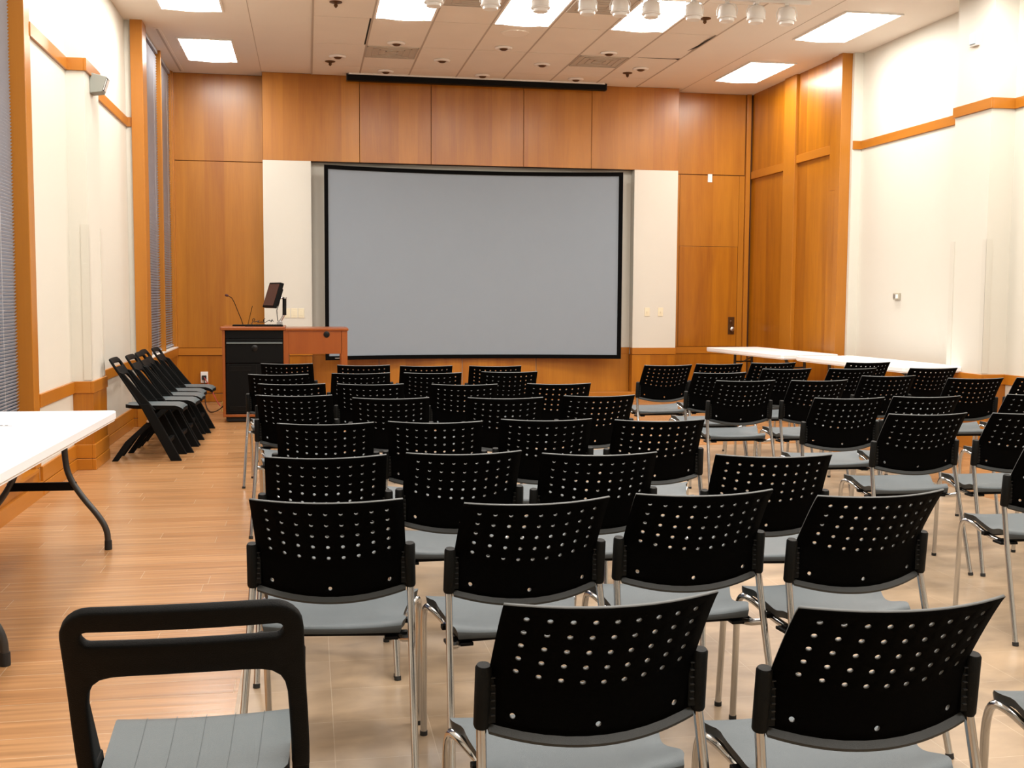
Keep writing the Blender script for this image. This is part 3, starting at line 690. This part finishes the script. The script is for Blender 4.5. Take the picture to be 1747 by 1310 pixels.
def lip_mesh():
    mb = MB(); b = mb.b; n = 20; rows = []
    for i in range(n+1):
        u = -1 + 2*i/n; k = 1-u*u; x = u*.2125; z = .540-.030*k; y = .124-.036*k
        rows.append([b.verts.new((x, y-.002, z+.002)), b.verts.new((x, y-.014, z-.012)), b.verts.new((x, y-.012, z-.018)), b.verts.new((x, y+.008, z-.010)), b.verts.new((x, y+.008, z))])
    for i in range(n):
        for k in range(5): mb.face([rows[i][k], rows[i][(k+1) % 5], rows[i+1][(k+1) % 5], rows[i+1][k]])
    mb.face(rows[0]); mb.face(rows[-1][::-1]); return mb
def lerp_tab(tab, v):
    for (a, x), (b_, y) in zip(tab[:-1], tab[1:]):
        if v <= b_:
            t = (v-a)/(b_-a); t = t*t*(3-2*t); return x + (y-x)*t
    return tab[-1][1]
def seat_mesh():
    mb = MB(); b = mb.b; nu, nv = 20, 22; top = []; bot = []
    HW = [(0, .200), (.12, .212), (.45, .200), (.72, .218), (.90, .240), (1, .226)]
    EDGE = [(0, .424), (.12, .430), (.42, .414), (.80, .452), (.92, .456), (1, .440)]
    for j in range(nv+1):
        v = j/nv; row = []; rb = []; hw = lerp_tab(HW, v); ze = lerp_tab(EDGE, v)
        for i in range(nu+1):
            u = -1 + 2*i/nu; k = 1-u*u
            y = .122 + .285*v + .038*k*max(0, v-.3)/.7 - .014*k*(1-v)
            zc = .418 - .006*math.sin(v*math.pi) + .030*v**2 - (.030*((v-.88)/.12)**2 if v > .88 else 0)
            z = zc + (ze-zc)*abs(u)**3
            if v < .06: z -= .008*((.06-v)/.06)**2
            row.append(b.verts.new((u*hw, y, z))); rb.append(b.verts.new((u*(hw-.004), y, z-.015-.007*abs(u)**4)))
        top.append(row); bot.append(rb)
    for j in range(nv):
        for i in range(nu):
            mb.face([top[j][i], top[j][i+1], top[j+1][i+1], top[j+1][i]])
    mb.mi = 1
    for j in range(nv):
        for i in range(nu): mb.face([bot[j][i], bot[j+1][i], bot[j+1][i+1], bot[j][i+1]])
    for j in range(nv): mb.face([top[j][0], top[j+1][0], bot[j+1][0], bot[j][0]]); mb.face([top[j][nu], bot[j][nu], bot[j+1][nu], top[j+1][nu]])
    for i in range(nu): mb.face([top[0][i], bot[0][i], bot[0][i+1], top[0][i+1]]); mb.face([top[nv][i], top[nv][i+1], bot[nv][i+1], bot[nv][i]])
    return mb
def make_chair():
    t = thing('stacking_chair', '', 'chair', (0, 0, 0), 0, 'black perforated-back chairs set out in rows')
    o = shell_mesh().build('backrest', [BLACKS, RIM], t, smooth=True, angle=50)
    sd = o.modifiers.new('s', 'SOLIDIFY'); sd.thickness = .006; sd.offset = 0; sd.material_offset_rim = 1
    dg = bpy.context.evaluated_depsgraph_get(); me = bpy.data.meshes.new_from_object(o.evaluated_get(dg)); o.modifiers.clear(); o.data = me
    lip_mesh().build('backrest_lip', LIPM, o, smooth=True)
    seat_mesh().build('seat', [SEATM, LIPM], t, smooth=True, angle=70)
    for s in (-1, 1):
        mb = MB(); mb.tube([(s*.224, .108, .662), (s*.224, .109, .657), (s*.225, .121, .539), (s*.225, .122, .534)], .0165, 14, rs=[.0135, .0163, .0163, .0145])
        mb.box(min(s*.200, s*.216), max(s*.200, s*.216), .108, .124, .545, .650)
        sl = mb.build('sleeve', SLEEVE, t, smooth=True)
        mb = MB()
        for k in range(6): mb.box(min(s*.202, s*.210), max(s*.202, s*.210), .102, .109, .560+k*.015, .562+k*.015)
        mb.build('rib', RUBBER, sl)
        MB().tube([(s*.225, .116, .600), (s*.226, .119, .530), (s*.232, .075, .36), (s*.246, -.022, .012)], .0105, 12).build('rear_leg', CHROME, t, smooth=True)
        MB().tube([(s*.2465, -.025, .0), (s*.246, -.022, .014)], .0122, 12).build('foot_cap', RUBBER, t, smooth=True)
        pts = smooth_path([(s*.229, .088, .388), (s*.192, .13, .374), (s*.182, .25, .372), (s*.190, .315, .386), (s*.222, .348, .420), (s*.240, .386, .427), (s*.242, .406, .37), (s*.240, .410, .28), (s*.236, .43, .012)])
        MB().tube(pts, .0105, 12).build('front_leg', CHROME, t, smooth=True)
        MB().tube([(s*.236, .4305, .0), (s*.236, .430, .014)], .0122, 12).build('foot_cap', RUBBER, t, smooth=True)
    mb = MB(); mb.box(-.215, .215, .15, .175, .376, .388); mb.box(-.212, .212, .27, .295, .378, .392)
    mb.box(-.226, -.15, .13, .19, .370, .380); mb.box(.15, .226, .13, .19, .370, .380); mb.build('seat_support', BLACKM, t, bevel=.002)
    return t
ROW = {'F': 'nearest row', 'A': 'second row', 'B': 'third row', 'C': 'fourth row', 'D': 'fifth row', 'E': 'sixth row', 'G': 'seventh row', 'H': 'farthest row'}
CH = [
('F1', 0.557, 1.991, 3.4, 'black perforated-back chair in the nearest row, to the right of the solid-backed folding chair'),
('F2', 1.083, 1.879, 1.5, 'black perforated-back chair at bottom right of the photo, second in the nearest row'),
('F3', 1.800, 1.930, -2, 'chair at the bottom right corner with only its grey seat edge in view'),
('A1', 0.045, 3.100, -7.5, 'leftmost chair of the second row, turned clockwise, right behind the folding chair'),
('A2', 0.621, 2.999, 5.5, 'second chair from the left in the second row, turned counter-clockwise'),
('A3', 1.126, 3.056, 2, 'third chair from the left in the second row'),
('A4', 1.629, 2.965, 6, 'fourth and last chair on the right of the second row, behind the bottom right chair'),
('B1', 0.058, 3.945, -0.1, 'leftmost chair of the third row of the left block'),
('B2', 0.550, 3.976, 0.5, 'second chair from the left in the third row of the left block'),
('B3', 1.030, 3.886, -3.8, 'third chair from the left in the third row of the left block'),
('B4', 1.638, 3.753, -8, 'rightmost chair in the third row of the left block, set apart by a gap'),
('B5', 2.994, 3.940, -1, 'chair cut off by the right edge of the photo, nearest chair of the right block'),
('C1', 0.072, 4.972, -1.2, 'leftmost chair of the fourth row of the left block'),
('C2', 0.556, 4.970, -6, 'second chair from the left in the fourth row of the left block'),
('C3', 1.072, 4.999, -3.9, 'third chair from the left in the fourth row of the left block'),
('C4', 1.583, 4.908, -3.9, 'rightmost chair in the fourth row of the left block'),
('V1', 2.982, 5.004, 0.6, 'fully visible chair, left one in the second row of the right block'),
('V2', 3.523, 4.980, 0.5, 'right-hand chair in the second row of the right block, cut by the photo edge'),
('D1', -0.080, 6.386, -6.1, 'leftmost chair of the fifth row of the left block, beside the aisle'),
('D2', 0.444, 6.161, -4.3, 'second chair from the left in the fifth row of the left block'),
('D3', 1.074, 6.098, -3.4, 'third chair from the left in the fifth row of the left block'),
('D4', 1.630, 6.170, 1.8, 'rightmost chair in the fifth row of the left block'),
('U1', 3.006, 5.861, -1, 'left chair in the third row of the right block, by the centre aisle'),
('U2', 3.503, 5.897, -0.3, 'second chair from the centre aisle in the third row of the right block'),
('U3', 4.262, 5.954, 0, 'chair at the right edge of the photo in the third row of the right block'),
('E1', -0.106, 7.213, -3, 'leftmost chair of the sixth row of the left block'),
('E2', 0.386, 7.145, -5.6, 'second chair from the left in the sixth row of the left block'),
('E3', 0.977, 7.054, -4.3, 'third chair from the left in the sixth row of the left block'),
('E4', 1.594, 7.057, -0.8, 'rightmost chair in the sixth row of the left block'),
('T1', 2.916, 7.171, -0.7, 'left chair in the fourth row of the right block, grey seat in full view'),
('T2', 3.438, 7.141, 2, 'second chair from the centre aisle in the fourth row of the right block'),
('T3', 4.148, 7.502, -0.4, 'third chair from the centre aisle in the fourth row of the right block'),
('T4', 4.658, 7.214, -2.4, 'chair before the wood base of the right pilaster, fourth row of the right block'),
('T5', 5.190, 7.216, 0, 'last chair of the fourth row of the right block, cut by the photo edge'),
('G1', -0.212, 8.084, -3.9, 'leftmost chair of the seventh row of the left block, in front of the lectern'),
('G2', 0.373, 8.160, 2.2, 'second chair from the left in the seventh row of the left block'),
('G3', 0.893, 8.143, -3, 'third chair from the left in the seventh row of the left block'),
('G4', 1.473, 8.201, -2.2, 'rightmost chair in the seventh row of the left block'),
('S1', 3.027, 7.946, 2.6, 'left chair in the fifth row of the right block'),
('S2', 3.733, 8.332, 3, 'middle chair in the fifth row of the right block'),
('S3', 4.292, 8.326, 3.4, 'right chair in the fifth row of the right block'),
('R5', 4.984, 8.305, 0.4, 'chair standing right before the near end of the nearer right-hand white table'),
('H1', -0.175, 9.351, -5, 'leftmost chair of the farthest row, in front of the black lectern door'),
('H2', 0.437, 9.093, -3.7, 'second chair from the left in the farthest row of the left block'),
('H3', 0.930, 8.960, -1.2, 'third chair from the left in the farthest row of the left block'),
('H4', 1.481, 8.897, -4, 'rightmost chair in the farthest row of the left block'),
('R1', 2.929, 8.875, 4, 'left chair of the farthest row of the right block, below the cream pier'),
('R2', 3.423, 9.002, 2.1, 'second chair of the farthest row of the right block, below the wood door'),
('R3', 3.955, 9.108, 4, 'third chair of the farthest row of the right block, before the far table'),
('R4', 4.839, 9.108, 1.8, 'rightmost chair in the farthest row, seen against the white tabletop'),
]
c0 = make_chair()
for i, (k, x, y, a, lab) in enumerate(CH):
    if i == 0: c0.location = (x, y, 0); c0.rotation_euler = (0, 0, R(a)); c0['label'] = lab
    else: dup(c0, (x, y, 0), R(a), lab)

# ---------------------------------------------------------------- black plastic folding chair
def fold_back():
    """upper back panel with slot, rounded corners; local frame: in the leaning plane (x, s) with s down the slope"""
    LEAN = .63
    def P(x, z, off=0):
        y = -.27 + (.84-z)*LEAN - .016*(1-(x/.21)**2)
        return Vector((x, y+off, z))
    outer = []; rads = .055
    for k in range(7):
        a = R(180 - 15*k); outer.append((-.205+rads+rads*math.cos(a), .84-rads+rads*math.sin(a)))
    outer += [(-.10, .8405), (0, .841), (.10, .8405)]
    for k in range(7):
        a = R(90-15*k); outer.append((.205-rads+rads*math.cos(a), .84-rads+rads*math.sin(a)))
    outer += [(.207, .72), (.210, .64), (.213, .58), (.216, .50), (.2165, .44)]
    inner = [(.183, .44), (.182, .50), (.179, .58), (.176, .635), (.171, .662), (.162, .681), (.148, .693), (.128, .699), (.10, .701), (0, .702), (-.10, .701), (-.128, .699), (-.148, .693), (-.162, .681), (-.171, .662), (-.176, .635), (-.179, .58), (-.182, .50), (-.183, .44)]
    left = [(-.2165, .44), (-.216, .50), (-.213, .58), (-.210, .64), (-.207, .72)]
    outline = outer + inner + left
    slot = []
    for k in range(7): a = R(90-30*k); slot.append((.158+.012*math.cos(a), .784+.0155*math.sin(a)))
    for k in range(7): a = R(270-30*k); slot.append((-.158+.012*math.cos(a), .784+.0155*math.sin(a)))
    b = bmesh.new(); es = []
    for loop in (outline, slot):
        # subdivide long edges so that the panel can bend
        pts = []
        for i in range(len(loop)):
            a, c = Vector(loop[i]), Vector(loop[(i+1) % len(loop)]); n = max(1, int((c-a).length/.04))
            for k in range(n): pts.append(a.lerp(c, k/n))
        vs = [b.verts.new((p.x, 0, p.y)) for p in pts]
        for i in range(len(vs)): es.append(b.edges.new((vs[i], vs[(i+1) % len(vs)])))
    bmesh.ops.triangle_fill(b, edges=es, use_beauty=True)
    bmesh.ops.subdivide_edges(b, edges=[e for e in b.edges if e.calc_length() > .06], cuts=2)
    for v in b.verts:
        p = P(v.co.x, v.co.z); v.co = p
    mb = MB(); mb.b.free(); mb.b = b
    return mb
def make_fold():
    t = thing('folding_chair', '', 'chair', (0, 0, 0), 0, 'black plastic folding chairs')
    o = fold_back().build('backrest', FOLD, t, smooth=True, angle=30)
    sd = o.modifiers.new('s', 'SOLIDIFY'); sd.thickness = .020; sd.offset = 0
    bv = o.modifiers.new('b', 'BEVEL'); bv.width = .005; bv.segments = 2; bv.limit_method = 'ANGLE'; bv.angle_limit = R(50)
    dg = bpy.context.evaluated_depsgraph_get(); me = bpy.data.meshes.new_from_object(o.evaluated_get(dg)); o.modifiers.clear(); o.data = me
    # seat: slightly dished, ribbed lengthwise
    mb = MB(); b = mb.b; nu, nv = 20, 14; top = []; bot = []
    for j in range(nv+1):
        v = j/nv; hw = .172 + .018*v
        if v < .25: hw -= .09*((.25-v)/.25)**2.2
        if v > .93: hw -= .012*((v-.93)/.07)**2
        rt, rb = [], []
        for i in range(nu+1):
            u = -1+2*i/nu; z = .455 - .012*(1-u*u)*math.sin(v*math.pi) - (.03*((v-.85)/.15)**2 if v > .85 else 0) + .012*(1-v)*.6
            y = -.17 + .47*v + .012*(1-u*u)*(1 if v > .5 else -1)*abs(v-.5)*2*-1
            rt.append(b.verts.new((u*hw, y, z))); rb.append(b.verts.new((u*hw*.97, y, z-.030)))
        top.append(rt); bot.append(rb)
    for j in range(nv):
        for i in range(nu):
            mb.face([top[j][i], top[j][i+1], top[j+1][i+1], top[j+1][i]]); mb.face([bot[j][i], bot[j+1][i], bot[j+1][i+1], bot[j][i+1]])
    mb.mi = 1
    for j in range(nv): mb.face([top[j][0], top[j+1][0], bot[j+1][0], bot[j][0]]); mb.face([top[j][nu], bot[j][nu], bot[j+1][nu], top[j+1][nu]])
    for i in range(nu): mb.face([top[0][i], bot[0][i], bot[0][i+1], top[0][i+1]]); mb.face([top[nv][i], top[nv][i+1], bot[nv][i+1], bot[nv][i]])
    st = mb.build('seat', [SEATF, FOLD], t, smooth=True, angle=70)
    mb = MB()
    for k in range(5):
        u_ = -.66 + .33*k; prev_ = None
        for j in range(1, nv*2):
            v = j/(nv*2); hw = .172 + .018*v
            if v < .25: hw -= .09*((.25-v)/.25)**2.2
            if v > .93: break
            z = .455 - .012*(1-u_*u_)*math.sin(v*math.pi) - (.03*((v-.85)/.15)**2 if v > .85 else 0) + .0072*(1-v) + .0008
            y = -.17 + .47*v
            cur = [mb.b.verts.new((u_*hw-.0007, y, z)), mb.b.verts.new((u_*hw+.0007, y, z))]
            if prev_: mb.face([prev_[0], prev_[1], cur[1], cur[0]])
            prev_ = cur
    mb.build('rib_line', plain('seat_groove', (.040, .054, .060), .6), st)
    mb = MB()
    for s in (-1, 1):
        # front leg: continues the upright down to the floor
        A = MB()
        pr = [(-.045, .475), (.040, .475), (.285, .0), (.197, .0)]
        A.prism([(y, z) for y, z in pr], 'x', min(s*.183, s*.2165), max(s*.183, s*.2165)); A.build('front_leg', FOLD, t, bevel=.005)
        Bq = MB(); Bq.prism([(-.275, 0), (-.225, 0), (-.10, .17), (.185, .425), (.12, .425), (-.165, .16)], 'x', min(s*.148, s*.178), max(s*.148, s*.178)); Bq.build('rear_leg', FOLD, t, bevel=.005)
        U = MB(); U.prism([(-.194, .735), (-.160, .725), (.085, .42), (-.002, .42)], 'x', min(s*.187, s*.209), max(s*.187, s*.209)); U.build('upright', FOLD, t, bevel=.005)
        MB().lathe([(.012, -.004), (.014, 0), (.012, .004)], (s*.181, .02, .33), 14, Matrix.Rotation(R(90), 3, 'Y')).build('pivot', STEEL, t, smooth=True)
    MB().box(-.183, .183, .150, .185, .135, .170).build('front_rung', FOLD, t, bevel=.006)
    MB().box(-.150, .150, -.185, -.160, .10, .135).build('rear_rung', FOLD, t, bevel=.006)
    return t
SEATF = plain('lit_black_fold_seat', (.076, .098, .108), .5, bump=.4, bscale=500, var=.03)  # same black plastic as the back, overhead light painted into the seat colour
f0 = make_fold()
f0.location = (-.222, 2.225, 0); f0.rotation_euler = (0, 0, R(1.0))
f0['label'] = 'black plastic folding chair with slotted solid back at the bottom left corner of the photo'
FC = [(-1.320, 9.72, -90, 'black folding chair by the left wall, nearest of the five side by side'), (-1.265, 10.20, -91, 'second nearest of the five black folding chairs by the left wall'),
      (-1.255, 10.66, -90, 'middle one of the five black folding chairs by the left wall'), (-1.28, 11.12, -89, 'fourth of the five black folding chairs counted from the nearest'),
      (-1.235, 11.60, -91, 'farthest of the five black folding chairs by the left wall, its open back in view')]
for x, y, a, lab in FC: dup(f0, (x, y, 0), R(a), lab)
